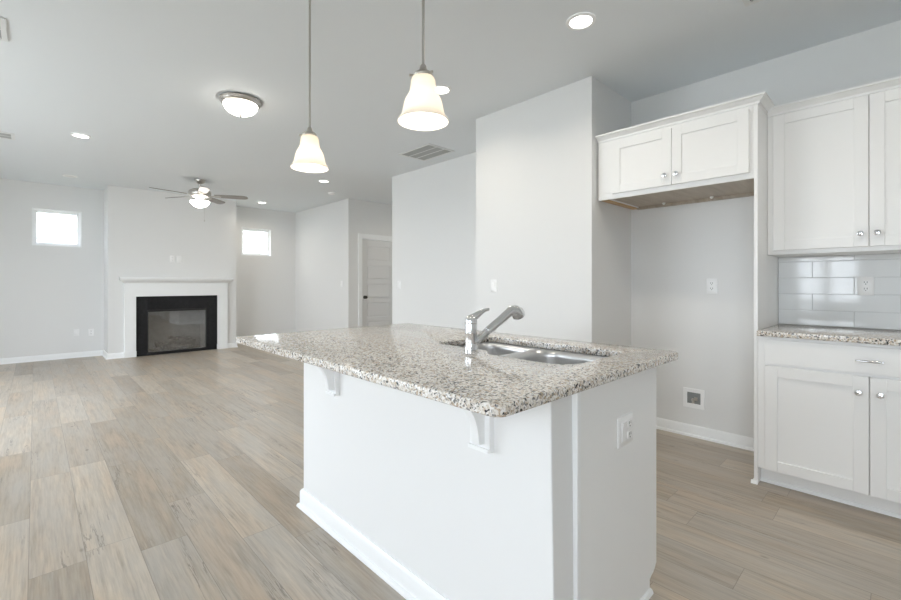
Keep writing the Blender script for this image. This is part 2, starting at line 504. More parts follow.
for i, (y0, y1, z0, z1) in enumerate(WIN_W):
    t = thing('window_%d' % (i + 3), 'tall window in the wall beside the viewer', 'window', (WEST, (y0 + y1) / 2, z0), None, 'structure')
    f = MB(); w = 0.06
    ym = (y0 + y1) / 2
    for a in ((y0, y0 + w, z0, z1), (y1 - w, y1, z0, z1), (ym - 0.04, ym + 0.04, z0 + w, z1 - w), (y0 + w, y1 - w, z0, z0 + w), (y0 + w, y1 - w, z1 - w, z1)):
        f.box(WEST - 0.11, WEST - 0.05, a[0], a[1], a[2], a[3])
    obj('frame', f, VINYL, t)
    obj('pane', MB().box(WEST - 0.083, WEST - 0.077, y0 + w / 2, y1 - w / 2, z0 + w / 2, z1 - w / 2), PANE, t)

# hallway door
dr = thing('door_1', 'grey white five panel hallway door with dark round knob', 'door', ((DX0 + DX1) / 2, EY, 0), None, 'structure')
m = MB()
ydf = EY + 0.025
st, gapz = 0.115, 0.085
zs = [0.0]
nP = 5
ph = (DZ - 0.015 - 0.20 - 0.115 - 4 * gapz) / nP
m.box(DX0, DX1, ydf + 0.014, ydf + 0.035, 0.002, DZ)
m.box(DX0, DX0 + st, ydf, ydf + 0.014, 0.002, DZ).box(DX1 - st, DX1, ydf, ydf + 0.014, 0.002, DZ)
z = 0.002
m.box(DX0 + st, DX1 - st, ydf, ydf + 0.014, z, 0.20)
z = 0.20
for k in range(nP):
    m.box(DX0 + st + 0.022, DX1 - st - 0.022, ydf + 0.001, ydf + 0.014, z + 0.022, z + ph - 0.022)
    zt = z + ph
    zn = zt + gapz if k < nP - 1 else DZ
    m.box(DX0 + st, DX1 - st, ydf, ydf + 0.014, zt, zn)
    z = zn
obj('door_slab', m, DOORP, dr, bevel=0.004)
k = MB().lathe((DX0 + 0.065, ydf, 0.94), [(0.032, 0.0), (0.032, -0.008), (0.012, -0.012), (0.012, -0.03), (0.022, -0.036), (0.029, -0.048), (0.027, -0.06), (0.014, -0.066)], 20, 'y')
obj('door_knob', k, BRONZE, dr)['label'] = 'dark round door knob'
c = MB()
cw = 0.075
for a in ((DX0 - 0.02 - cw, DX0 - 0.012, 0, DZ + 0.012), (DX1 + 0.012, DX1 + 0.02 + cw, 0, DZ + 0.012), (DX0 - 0.02 - cw, DX1 + 0.02 + cw, DZ + 0.012, DZ + 0.02 + cw)):
    c.box(a[0], a[1], EY - 0.016, EY - 0.0005, a[2], a[3])
for a in ((DX0 - 0.02, DX0 - 0.003, 0, DZ + 0.02), (DX1 + 0.003, DX1 + 0.02, 0, DZ + 0.02), (DX0 - 0.003, DX1 + 0.003, DZ + 0.003, DZ + 0.02)):
    c.box(a[0], a[1], EY, EY + 0.11, a[2], a[3])
obj('door_casing', c, TRIM, dr, bevel=0.003)

# ------------------------------------------------------------------ outside: lawn and neighbouring house
tag(obj('lawn', MB().box(-14, 14, SOUTH - 10, 30, -0.45, -0.15), LAWN), 'lawn outside the house', 'lawn', None, 'structure')
tag(obj('bounce_slab', MB().box(-9, WEST - 0.16, SOUTH - 4, NY, -0.149, -0.02), BOUNCE_SLAB), 'unseen pale concrete slab added outside the tall windows to bounce daylight in', 'bounce_slab', None, 'structure')  # unseen pale ground, added to bounce daylight up to the ceiling
hs = thing('neighbouring_house', 'white sided house seen brightly through the small far windows', 'house', (0.5, 13.5, -0.15))
m = MB()
hx0, hx1, hy = -5.0, 4.75, 13.0
for i in range(28):
    z0 = -0.15 + i * 0.13
    m.prism([(hy, z0), (hy + 0.1, z0), (hy + 0.1, z0 + 0.13), (hy + 0.016, z0 + 0.13)], hx0, hx1, 'yz')
m.box(hx0, hx1, hy + 0.1, hy + 6, -0.15, 3.49)
obj('siding_wall', m, SIDING, hs)
m = MB()
m.prism([(hy - 0.4, 3.40), (hy + 3.05, 5.0), (hy + 6.5, 3.40), (hy + 6.5, 3.55), (hy + 3.05, 5.2), (hy - 0.4, 3.55)], hx0 - 0.3, hx1 + 0.3, 'yz')
obj('roof', m, SHINGLE, hs)

# ------------------------------------------------------------------ cabinets
def shaker(parent, name, x, y0, y1, z0, z1, rail=0.06, th=0.02):
    """door on a -x face: x is the front plane"""
    m = MB()
    m.box(x + 0.009, x + th, y0, y1, z0, z1)
    for a in ((y0, y0 + rail, z0, z1), (y1 - rail, y1, z0, z1), (y0 + rail, y1 - rail, z0, z0 + rail), (y0 + rail, y1 - rail, z1 - rail, z1)):
        m.box(x, x + 0.009, *a)
    bm = m.bm
    return obj(name, m, CAB, parent, bevel=0.0018)
def knob(parent, x, y, z):
    m = MB().lathe((x, y, z), [(0.010, 0.0), (0.010, -0.003), (0.006, -0.006), (0.006, -0.013), (0.0135, -0.018), (0.016, -0.024), (0.0135, -0.029), (0.006, -0.031)], 20, 'x')
    o = obj('knob', m, CHROME, parent); o['label'] = 'round chrome knob'
    return o
CROWN = [(0, 0), (0.010, 0.0), (0.012, 0.012), (0.020, 0.020), (0.030, 0.026), (0.036, 0.034), (0.045, 0.036), (0.045, 0.048), (0, 0.048)]
def crown(parent, path, z):
    """path in plan, moulding projecting to the right of travel"""
    P = [Vector((a, b, 0)) for a, b in path]
    rings = []
    for i, p in enumerate(P):
        d0 = (P[i] - P[i - 1]).normalized() if i else None
        d1 = (P[i + 1] - P[i]).normalized() if i < len(P) - 1 else None
        ns = [Vector((d.y, -d.x, 0)) for d in (d0, d1) if d is not None]
        n = ns[0] if len(ns) == 1 else (ns[0] + ns[1]) / (1 + ns[0].dot(ns[1]))
        rings.append([p + n * a + Vector((0, 0, z + h)) for a, h in CROWN])
    return obj('crown_moulding', MB().rings(rings, True, True, False), CAB, parent)

FX = 3.10                 # front plane of fridge cabinet frame and base cabinets
PNL0, PNL1 = 0.597, 0.616  # tall side panel
CE = 1.606                 # end of the cabinet beside the pantry wall
fc = thing('refrigerator_cabinet', 'white two door cabinet over the empty refrigerator recess with tall side panel', 'cabinet', (FX + 0.3, 1.1, 0))
z0, z1 = 1.822, 2.262
m = MB()
m.box(FX, FX + 0.02, PNL1, CE, z0, z0 + 0.045).box(FX, FX + 0.02, PNL1, CE, z1 - 0.045, z1)
m.box(FX, FX + 0.02, PNL1, 0.665, z0 + 0.045, z1 - 0.045).box(FX, FX + 0.02, 1.46, CE, z0 + 0.045, z1 - 0.045).box(FX, FX + 0.02, 1.05, 1.10, z0 + 0.045, z1 - 0.045)
m.box(FX + 0.02, KX - 0.012, PNL1, 0.63, z0 + 0.012, z1).box(FX + 0.02, KX - 0.012, 1.545, 1.565, z0 + 0.012, z1)
m.box(KX - 0.012, KX - 0.002, PNL1, 1.56, z0 + 0.012, z1).box(FX + 0.02, KX - 0.012, 0.63, 1.54, z1 - 0.015, z1)
obj('carcass', m, CAB, fc, bevel=0.0015)
b = obj('bottom_board', MB().box(FX + 0.021, KX - 0.03, PNL1 + 0.002, 1.56, z0 + 0.018, z0 + 0.03), BIRCH, fc); b['label'] = 'unfinished brown underside'
b = obj('mounting_rail', MB().box(KX - 0.03, KX - 0.004, PNL1 + 0.002, 1.56, z0 - 0.004, z0 + 0.03), BIRCH, fc)
for y in (1.325, 0.985):
    obj('screw_cap', MB().lathe((KX - 0.075, y, z0 + 0.018), [(0.012, 0), (0.012, -0.008), (0.006, -0.016), (0.001, -0.017)], 14), SCREWC, fc)
b = obj('filler_strip', MB().box(FX + 0.021, KX - 0.004, 1.56, CE, z0 + 0.004, z0 + 0.03), PLY, fc); b['label'] = 'raw orange plywood strip'
d = shaker(fc, 'door', FX - 0.02, 1.0765, 1.490, 1.856, 2.238); knob(d, FX - 0.02, 1.113, 1.921)
d = shaker(fc, 'door', FX - 0.02, 0.638, 1.0725, 1.856, 2.238); knob(d, FX - 0.02, 1.040, 1.921)
m = MB().box(FX, KX - 0.002, PNL0, PNL1, 0.0, z1)
obj('side_panel', m, CAB, fc, bevel=0.001)
m = MB().prism([(FX - 0.014, 0), (FX, 0), (FX, 0.02), (FX - 0.005, 0.018), (FX - 0.012, 0.010)], PNL0 - 0.001, PNL1 + 0.014, 'xz')
m.prism([(PNL1, 0), (PNL1 + 0.014, 0), (PNL1 + 0.012, 0.010), (PNL1 + 0.005, 0.018), (PNL1, 0.02)], FX, KX - 0.03, 'yz')
obj('shoe_moulding', m, TRIM, fc)
crown(fc, [(FX, CE), (FX, PNL0), (3.318, PNL0)], 2.258)

UX = 3.36
UY0, UY1 = -0.330, 0.596
uc = thing('wall_cabinet', 'tall white two door wall cabinet above the tiled backsplash', 'cabinet', (UX + 0.17, 0.13, 1.372))
m = MB()
m.box(UX + 0.001, KX - 0.002, UY0, UY1, 1.372, 2.262)
obj('carcass', m, CAB, uc, bevel=0.002)
sm = 0.1305
d = shaker(uc, 'door', UX - 0.02, sm + 0.002, 0.565, 1.398, 2.240); knob(d, UX - 0.02, sm + 0.034, 1.470)
d = shaker(uc, 'door', UX - 0.02, UY0 + 0.026, sm - 0.002, 1.398, 2.240); knob(d, UX - 0.02, sm - 0.034, 1.470)
crown(uc, [(UX, UY1 - 0.002), (UX, UY0)], 2.245)

bc = thing('base_cabinet', 'white base cabinet with one wide drawer over two doors', 'cabinet', (FX + 0.3, 0.13, 0))
m = MB()
m.box(FX + 0.001, KX - 0.002, UY0, UY1, 0.10, 0.882)
obj('carcass', m, CAB, bc, bevel=0.0015)
m = MB().box(FX + 0.076, FX + 0.09, UY0, UY1 - 0.0, 0.0, 0.10)
tk = obj('toe_kick', m, CAB, bc)
m = MB().prism([(FX + 0.062, 0), (FX + 0.076, 0), (FX + 0.076, 0.02), (FX + 0.070, 0.018), (FX + 0.064, 0.010)], UY0, UY1, 'xz')
obj('shoe_moulding', m, TRIM, bc)
d = shaker(bc, 'door', FX - 0.02, sm - 0.010, 0.560, 0.106, 0.712); knob(d, FX - 0.02, sm + 0.028, 0.628)
d = shaker(bc, 'door', FX - 0.02, UY0 + 0.03, sm - 0.014, 0.106, 0.712); knob(d, FX - 0.02, sm - 0.052, 0.628)
d = obj('drawer', MB().box(FX - 0.02, FX, UY0 + 0.03, 0.560, 0.726, 0.866), CAB, bc, bevel=0.002)
m = MB().tube([(FX - 0.047, 0.170, 0.794), (FX - 0.049, 0.118, 0.794), (FX - 0.047, 0.066, 0.794)], [0.0045, 0.0065, 0.0045], 12)
for y in (0.155, 0.081):
    m.tube([(FX - 0.02, y, 0.794), (FX - 0.047, y, 0.794)], 0.0045, 10)
obj('drawer_pull', m, CHROME, d)['label'] = 'slim chrome drawer pull'

wt = tag(obj('worktop', curve_mesh([(3.062, UY0), (KX - 0.002, UY0), (KX - 0.002, UY1 - 0.001), (3.062, UY1 - 0.001)], [], 0.884, 0.914, 0.003), GRANITE, None, (3.4, 0.13, 0.884)),
         'grey speckled granite worktop on the white base cabinet', 'countertop')

# tiled backsplash: one mesh of running-bond tiles on a grout bed
bs = thing('backsplash', 'glossy pale blue grey subway tile backsplash between worktop and wall cabinet', 'backsplash', (KX, 0.13, 0.914))
obj('grout', MB().box(KX - 0.006, KX - 0.002, UY0, UY1, 0.915, 1.371), GROUT, bs)
m = MB()
row_tops = [1.015, 1.122, 1.229, 1.336, 1.443]
TL = 0.405
for r, zt in enumerate(row_tops):
    zb = max(0.917, zt - 0.105); zc = min(zt, 1.370)
    y = 0.413 if r in (1, 3) else 0.211
    y += 3 * TL
    while y > UY0:
        a, b_ = max(y - TL + 0.001, UY0 + 0.001), min(y - 0.001, UY1 - 0.002)
        if b_ - a > 0.02:
            x = KX - 0.0105
            t0, t1, t2 = (random.uniform(-0.0006, 0.0006) for _ in range(3))
            e = 0.0016
            pr = lambda yy, zz, dx: (x + dx + t0 + t1 * (yy - a) / TL + t2 * (zz - zb) / 0.1, yy, zz)
            bck = [(KX - 0.005, a, zb), (KX - 0.005, b_, zb), (KX - 0.005, b_, zc), (KX - 0.005, a, zc)]
            mid = [pr(a, zb, e), pr(b_, zb, e), pr(b_, zc, e), pr(a, zc, e)]
            fr = [pr(a + e, zb + e, 0), pr(b_ - e, zb + e, 0), pr(b_ - e, zc - e, 0), pr(a + e, zc - e, 0)]
            m.rings([bck, mid, fr], True, True, False)
        y -= TL
obj('tiles', m, TILE, bs)

# ------------------------------------------------------------------ island
IX0, IXB, IX1 = 1.036, 1.142, 1.775
IY0, IY1 = 0.675, 2.218
isl = thing('kitchen_island', 'white kitchen island base with plain panelled back under the granite slab', 'island', (1.4, 1.45, 0))
m = MB()
# knee wall, its near end leaning a touch as in the plaster edge
lo = [(IX0, IY0 - 0.012, 0), (IXB + 0.010, IY0 - 0.004, 0), (IXB + 0.010, IY1, 0), (IX0, IY1, 0)]
hi = [(IX0, IY0 + 0.004, 0.884), (IXB + 0.010, IY0 + 0.004, 0.884), (IXB + 0.010, IY1, 0.884), (IX0, IY1, 0.884)]
m.rings([lo, hi], True, True, False)
obj('knee_wall', m, ISLP, isl, bevel=0.004)
obj('corner_batten', MB().box(IXB + 0.010, IXB + 0.032, IY0 - 0.012, IY0 + 0.03, 0, 0.884), TRIM, isl, bevel=0.002)
m = MB()
pan = [(IXB + 0.032, 0), (IX1 - 0.064, 0), (IX1 - 0.064, 0.050), (IX1 - 0.050, 0.057), (IX1 - 0.030, 0.062), (IX1 - 0.014, 0.074), (IX1, 0.090), (IX1, 0.884), (IXB + 0.032, 0.884)]
m.prism(pan, IY0, IY0 + 0.019, 'xz')
obj('end_panel', m, CAB, isl, bevel=0.001)
m = MB().prism([(IY1 - 0.019, 0), (IY1, 0), (IY1, 0.884), (IY1 - 0.019, 0.884)], IXB + 0.010, IX1, 'yz')
obj('end_panel', m, CAB, isl)
m = MB().box(IX1 - 0.04, IX1 - 0.021, IY0 + 0.02, IY1 - 0.02, 0.10, 0.15).box(IX1 - 0.04, IX1 - 0.021, IY0 + 0.02, IY1 - 0.02, 0.84, 0.883)
for y in (IY0 + 0.02, 1.42, IY1 - 0.06):
    m.box(IX1 - 0.04, IX1 - 0.021, y, y + 0.04, 0.15, 0.84)
m.box(IXB + 0.012, IX1 - 0.04, IY0 + 0.02, IY1 - 0.02, 0.10, 0.118)
obj('carcass', m, CAB, isl)
for (a, b_) in ((0.71, 1.075), (1.08, 1.44), (1.46, 1.82), (1.83, 2.19)):
    m = MB().box(IX1 - 0.02, IX1 - 0.009, a, b_, 0.13, 0.86)
    for q in ((a, a + 0.06, 0.13, 0.86), (b_ - 0.06, b_, 0.13, 0.86), (a + 0.06, b_ - 0.06, 0.13, 0.19), (a + 0.06, b_ - 0.06, 0.80, 0.86)):
        m.box(IX1 - 0.009, IX1, *q)
    obj('door', m, CAB, isl)
obj('toe_kick', MB().box(IX1 - 0.09, IX1 - 0.076, IY0 + 0.02, IY1 - 0.02, 0, 0.10), CAB, isl)
m = MB()
prof = [(0, 0), (0.027, 0), (0.027, 0.006), (0.022, 0.016), (0.014, 0.02), (0.014, 0.080), (0.010, 0.088), (0.006, 0.094), (0, 0.094)]
m.rings([[(IX0 - a, IY0 - 0.012 - 0, h) for a, h in prof], [(IX0 - a, IY1 + a, h) for a, h in prof], [(IXB + 0.4, IY1 + a, h) for a, h in prof]], True, True, False)
obj('baseboard', m, TRIM, isl)
m = MB().prism([(IY0 - 0.013, 0), (IY0 - 0.0125, 0.006), (IY0 - 0.008, 0.015), (IY0, 0.018), (IY0, 0)], IX0, IX1 - 0.062, 'yz')
obj('shoe_moulding', m, TRIM, isl)
for yr in (0.885, 1.834):
    pw = 0.085
    m = MB().box(IX0 - 0.021, IX0, yr, yr + pw, 0.663, 0.884)
    m.box(IX0 - 0.030, IX0 - 0.021, yr - 0.0, yr + pw, 0.663, 0.676)
    cb = obj('corbel', m, TRIM, isl, bevel=0.002)
    # curved bracket in front of the plate
    pts = [(IX0 - 0.021, 0.884), (IX0 - 0.150, 0.884), (IX0 - 0.150, 0.858), (IX0 - 0.142, 0.845), (IX0 - 0.130, 0.836)]
    for i in range(13):
        u = i / 12
        pts.append((IX0 - 0.130 + 0.075 * (1 - math.cos(u * PI / 2)) ** 1.0 * 0 + 0.082 * math.sin(u * PI / 2) ** 1.15, 0.832 - 0.120 * (1 - math.cos(u * PI / 2)) - 0.012 * u))
    pts += [(IX0 - 0.043, 0.690), (IX0 - 0.021, 0.688)]
    m = MB().prism(pts, yr + 0.020, yr + 0.052, 'xz')
    obj('bracket', m, TRIM, cb, bevel=0.0015)

# granite slab with a sink cut-out
CT = dict(x0=0.749, x1=1.897, y0=0.625, y1=2.415)
outer = rrect(CT['x0'], CT['x1'], CT['y0'], CT['y1'], 0.035)
def corner_r(cx, cy_, r, a0, a1, n=6):
    return [(cx + r * math.cos(a0 + (a1 - a0) * i / n), cy_ + r * math.sin(a0 + (a1 - a0) * i / n)) for i in range(n + 1)]
SX1 = 1.725
NB = (1.285, SX1, 0.772, 1.168)      # near bowl
FBW = (1.352, SX1, 1.190, 1.510)     # far bowl
hole = corner_r(SX1 - 0.06, 0.772 + 0.06, 0.06, -PI / 2, 0) + corner_r(SX1 - 0.04, 1.51 - 0.04, 0.04, 0, PI / 2) \
     + corner_r(1.352 + 0.025, 1.51 - 0.025, 0.025, PI / 2, PI) + [(1.352, 1.205), (1.349, 1.190), (1.340, 1.175), (1.326, 1.160), (1.306, 1.147), (1.292, 1.132), (1.285, 1.11)] + corner_r(1.285 + 0.09, 0.772 + 0.09, 0.09, PI, 1.5 * PI, 8)
tag(obj('island_countertop', curve_mesh(outer, [hole[::-1]], 0.884, 0.914, 0.005), GRANITE, None, (1.3, 1.5, 0.884)), 'beige and grey speckled granite slab on the island with a sink opening', 'countertop')

sk = thing('kitchen_sink', 'stainless steel double bowl sink set under the island granite', 'sink', (1.5, 1.13, 0.68))
def bowl(x0, x1, y0, y1, depth, r):
    zt = 0.8825
    rings = []
    for (ins, dz, rr) in ((0.0, 0, r), (0.001, -0.03, r), (0.005, -depth + 0.04, r), (0.012, -depth + 0.014, r), (0.032, -depth + 0.003, r * 0.8), (0.06, -depth, r * 0.6)):
        rings.append([(a, b_, zt + dz) for a, b_ in rrect(x0 + ins, x1 - ins, y0 + ins, y1 - ins, max(rr, 0.012), 8)])
    m = MB().rings(rings, False, True)
    o = obj('bowl', m, STEEL, sk, angle=50)
    so = o.modifiers.new('thickness', 'SOLIDIFY'); so.thickness = 0.0015; so.offset = 1.0
    dm = MB().lathe(((x0 + x1) / 2, (y0 + y1) / 2, zt - depth), [(0.056, 0.0), (0.056, 0.003), (0.046, 0.004), (0.040, -0.002), (0.002, -0.002)], 28)
    obj('drain', dm, CHROME, o)
BN = (NB[0] - 0.004, NB[1] - 0.006, NB[2] - 0.004, NB[3])
BF = (FBW[0] - 0.004, FBW[1] - 0.006, FBW[2], FBW[3] + 0.004)
bowl(*BN, 0.21, 0.085)
bowl(*BF, 0.19, 0.045)
fb = curve_mesh([(BN[0] - 0.02, BN[2] - 0.02), (SX1 + 0.025, BN[2] - 0.02), (SX1 + 0.025, BF[3] + 0.02), (BF[0] - 0.02, BF[3] + 0.02), (BN[0] - 0.02, 1.24)],
                [rrect(*BN, 0.085, 8)[::-1], rrect(*BF, 0.045, 8)[::-1]], 0.8815, 0.8835)
obj('flange', fb, STEEL, sk)

# faucet
FXc, FYc = 1.314, 1.247
fa = thing('faucet', 'chrome single lever pull-out faucet on the island granite', 'faucet', (FXc, FYc, 0.914))
m = MB().lathe((FXc, FYc, 0.914), [(0.0285, 0.0), (0.0285, 0.006), (0.0265, 0.010), (0.0255, 0.030), (0.0255, 0.068), (0.0265, 0.070), (0.0265, 0.073), (0.0255, 0.075), (0.0255, 0.108), (0.024, 0.116), (0.018, 0.121)], 32)
obj('body', m, CHROME, fa)
dv = Vector((0.95, -0.31, 0)).normalized()
def fp(r, z): return (FXc + dv.x * r, FYc + dv.y * r, z)
m = MB().tube([fp(0.010, 0.938), fp(0.03, 0.953), fp(0.075, 0.985)], [0.0165, 0.0165, 0.0165], 20)
obj('spout', m, CHROME, fa)
m = MB().tube([fp(0.075, 0.985), fp(0.078, 0.987), fp(0.080, 0.9885), fp(0.14, 1.030), fp(0.182, 1.060), fp(0.198, 1.070), fp(0.214, 1.072), fp(0.229, 1.064), fp(0.238, 1.052), fp(0.242, 1.044)],
               [0.0155, 0.0155, 0.0175, 0.0180, 0.0190, 0.0225, 0.027, 0.0295, 0.0295, 0.027], 24)
hd = obj('spray_head', m, CHROME, fa)
mm = MB().tube([fp(0.2415, 1.0455), fp(0.2445, 1.0395)], 0.0195, 20)
obj('spray_nozzle', mm, mat('grey_rubber', (0.18, 0.18, 0.19), 0.5), hd)
lv = Vector((0.88, -0.47, 0)).normalized()
def lp(r, z): return (FXc + lv.x * r, FYc + lv.y * r, z)
m = MB().lathe((FXc, FYc, 1.0225), [(0.0255, 0.0), (0.0262, 0.006), (0.025, 0.018), (0.019, 0.030), (0.009, 0.037), (0.001, 0.039)], 28)
m.tube([lp(-0.010, 1.040), lp(0.012, 1.049), lp(0.040, 1.068), lp(0.060, 1.078), lp(0.079, 1.081)], [0.015, 0.017, 0.011, 0.0075, 0.0065], 16)
obj('lever_handle', m, CHROME, fa)

# ------------------------------------------------------------------ fireplace
mt = thing('fireplace_mantel', 'white wooden mantel framing the black fireplace', 'mantel', (1.80, CY, 0))
LX = (1.036, 1.189, 2.404, 2.574)
yf = CY - 0.001
obj('leg', MB().box(LX[0], LX[1], yf - 0.05, yf, 0.095, 0.985), TRIM, mt, bevel=0.003)
obj('leg', MB().box(LX[2], LX[3], yf - 0.05, yf, 0.095, 0.985), TRIM, mt, bevel=0.003)
for a, b_ in ((LX[0], LX[1]), (LX[2], LX[3])):
    obj('plinth', MB().box(a - 0.006, b_ + 0.004, yf - 0.062, yf, 0, 0.095), TRIM, mt, bevel=0.004)
obj('frieze', MB().box(LX[0], LX[3], yf - 0.055, yf, 0.985, 1.245), TRIM, mt, bevel=0.003)
m = MB()
pr = [(0.055, 1.205), (0.062, 1.206), (0.068, 1.216), (0.082, 1.226), (0.104, 1.236), (0.118, 1.250), (0.122, 1.266)]
rings = [[(LX[0] - (p - 0.055), yf, h), (LX[0] - (p - 0.055), yf - p, h), (LX[3] + (p - 0.055), yf - p, h), (LX[3] + (p - 0.055), yf, h)] for p, h in pr]
m.rings(rings, True, True, False)
obj('bed_moulding', m, TRIM, mt)
obj('shelf', MB().box(0.968, 2.642, yf - 0.150, yf, 1.266, 1.301), TRIM, mt, bevel=0.005)

fi = thing('fireplace_insert', 'black framed gas fireplace with glass front and charred logs', 'fireplace', (1.79, CY, 0))
m = MB()
ys0 = CY - 0.022
m.box(LX[1] + 0.001, FB[0], ys0, CY, 0.0, 0.983).box(FB[1], LX[2] - 0.001, ys0, CY, 0.0, 0.983).box(FB[0], FB[1], ys0, CY, FB[3], 0.983).box(FB[0], FB[1], ys0, CY, 0, FB[2])
obj('slate_surround', m, SLATE, fi, bevel=0.002)
m = MB(); w = 0.012
m.box(FB[0], FB[0] + w, CY - 0.03, CY + 0.02, FB[2], FB[3]).box(FB[1] - w, FB[1], CY - 0.03, CY + 0.02, FB[2], FB[3])
m.box(FB[0] + w, FB[1] - w, CY - 0.034, CY + 0.02, FB[3] - 0.032, FB[3]).box(FB[0] + w, FB[1] - w, CY - 0.03, CY + 0.02, FB[2], FB[2] + 0.022)
obj('metal_frame', m, BLACKM, fi, bevel=0.002)
obj('glass_front', MB().box(FB[0] + w, FB[1] - w, CY + 0.004, CY + 0.008, FB[2] + 0.022, FB[3] - 0.032), FGLASS, fi)
m = MB()
x0, x1, zz0, zz1, yb = FB[0] + 0.005, FB[1] - 0.005, FB[2], FB[3] - 0.005, CY + 0.40
m.box(x0 - 0.012, x0, CY + 0.02, yb, zz0, zz1).box(x1, x1 + 0.012, CY + 0.02, yb, zz0, zz1).box(x0, x1, yb - 0.012, yb, zz0, zz1)
m.box(x0, x1, CY + 0.02, yb - 0.012, zz1 - 0.012, zz1).box(x0, x1, CY + 0.02, yb - 0.012, zz0 - 0.012, zz0 + 0.02)
obj('firebox', m, LINER, fi)
def log(pts, r):
    rr = [r * random.uniform(0.82, 1.15) for _ in pts]
    m = MB().tube(pts, rr, 12)
    for v in m.bm.verts:
        v.co += Vector((random.uniform(-1, 1), random.uniform(-1, 1), random.uniform(-1, 1))) * 0.007
    o = obj('log', m, LOG, fi, angle=70); o['label'] = 'charred grey log'
def seg(a, b_, n=9, sag=0.012):
    a, b_ = Vector(a), Vector(b_)
    return [a.lerp(b_, i / n) + Vector((0, 0, sag * math.sin(i * 1.9))) for i in range(n + 1)]
log(seg((1.50, CY + 0.20, 0.135), (2.10, CY + 0.24, 0.150), 12), 0.050)
log(seg((1.56, CY + 0.13, 0.100), (1.98, CY + 0.11, 0.095)), 0.036)
log(seg((1.60, CY + 0.10, 0.120), (1.80, CY + 0.27, 0.215)), 0.030)
log(seg((2.04, CY + 0.10, 0.115), (1.84, CY + 0.28, 0.225)), 0.028)
log(seg((1.70, CY + 0.28, 0.245), (2.05, CY + 0.22, 0.205)), 0.026)
m = MB()
for i in range(220):
    x, y = random.uniform(1.42, 2.16), random.uniform(CY + 0.045, CY + 0.30)
    s = random.uniform(0.008, 0.02)
    m.lathe((x, y, FB[2] + 0.019), [(s, 0), (s * 1.1, s * 0.6), (s * 0.5, s * 1.3)], 5, smooth=False)
e = obj('ember_bed', m, LOG, fi); e['kind'] = 'stuff'

# ------------------------------------------------------------------ outlets and switches
def plate(t, M, w, h, name='cover_plate'):
    m = MB(M)
    o_ = rrect(-w / 2, w / 2, -h / 2, h / 2, 0.004, 3); i_ = rrect(-w / 2 + 0.004, w / 2 - 0.004, -h / 2 + 0.004, h / 2 - 0.004, 0.004, 3)
    m.rings([[(a, b_, 0.0005) for a, b_ in o_], [(a, b_, 0.003) for a, b_ in o_], [(a, b_, 0.0062) for a, b_ in i_]], True, True, False)
    return obj(name, m, PLATE, t)
def receptacle(t, M, cx, horiz=False):
    for s in (-1, 1):
        c0 = (cx, 0.0195 * s)
        m = MB(M)
        m.rings([[(c0[0] + a, c0[1] + b_, 0.005) for a, b_ in rrect(-0.0165, 0.0165, -0.0145, 0.0145, 0.008, 4)],
                 [(c0[0] + a, c0[1] + b_, 0.0085) for a, b_ in rrect(-0.016, 0.016, -0.014, 0.014, 0.008, 4)]], True, True, False)
        r = obj('receptacle', m, PLATE, t)
        m = MB(M)
        for dx in (-0.0065, 0.0065):
            m.box(c0[0] + dx - 0.0014, c0[0] + dx + 0.0014, c0[1] - 0.001, c0[1] + 0.009, 0.0084, 0.0092)
        m.lathe((c0[0], c0[1] - 0.0075, 0.0084), [(0.0028, 0), (0.0028, 0.0008)], 10)
        obj('slot', m, SLOT, r)
def rocker(t, M, cx):
    m = MB(M).box(cx - 0.017, cx + 0.017, -0.034, 0.034, 0.005, 0.0075)
    m.prism([(-0.031, 0.0075), (0.031, 0.0075), (0.031, 0.0125), (0.0, 0.0095), (-0.031, 0.0085)], cx - 0.0145, cx + 0.0145, 'yz')
    obj('rocker', m, PLATE, t, bevel=0.0008)
def outlet(p, face, label, name='wall_outlet', cat='outlet', w=0.072, h=0.116, devs=(('r', 0),), group=None):
    M = frame_m(p, face)
    t = thing(name, label, cat, p, group)
    plate(t, M, w, h)
    for kind, cx in devs:
        if kind == 'r': receptacle(t, M, cx)
        elif kind == 's': rocker(t, M, cx)
    return t
outlet((KX, 1.003, 1.172), '-x', 'white duplex outlet midway up the wall of the refrigerator recess')
outlet((KX - 0.0105, 0.159, 1.176), '-x', 'white duplex outlet on the subway tile backsplash', w=0.076)
outlet((1.493, IY0, 0.677), '-y', 'white double outlet plate on the end panel of the island', w=0.118, h=0.104, devs=(('s', -0.023), ('r', 0.023)))
outlet((PX, 2.585, 1.171), '-x', 'white light switch on the pantry wall behind the faucet', 'light_switch', 'switch', devs=(('s', 0),))
outlet((BX, 5.005, 1.175), '-x', 'white light switch at the hallway end of the wall behind the island', 'light_switch', 'switch', devs=(('s', 0),))
outlet((EX, 7.237, 1.19), '-x', 'white light switch on the bright wall left of the hallway door', 'light_switch', 'switch', devs=(('s', 0),))
outlet((1.703, CY, 1.622), '-y', 'left outlet of the two on the chimney breast above the mantel')
outlet((1.805, CY, 1.622), '-y', 'right plain plate of the two on the chimney breast above the mantel', 'wall_plate', 'wall plate', devs=())
outlet((0.482, NY, 0.405), '-y', 'low wall plate under the left window, nearer that window', 'wall_plate', 'wall plate', devs=())
outlet((0.665, NY, 0.395), '-y', 'low outlet on the far wall close to the chimney corner')

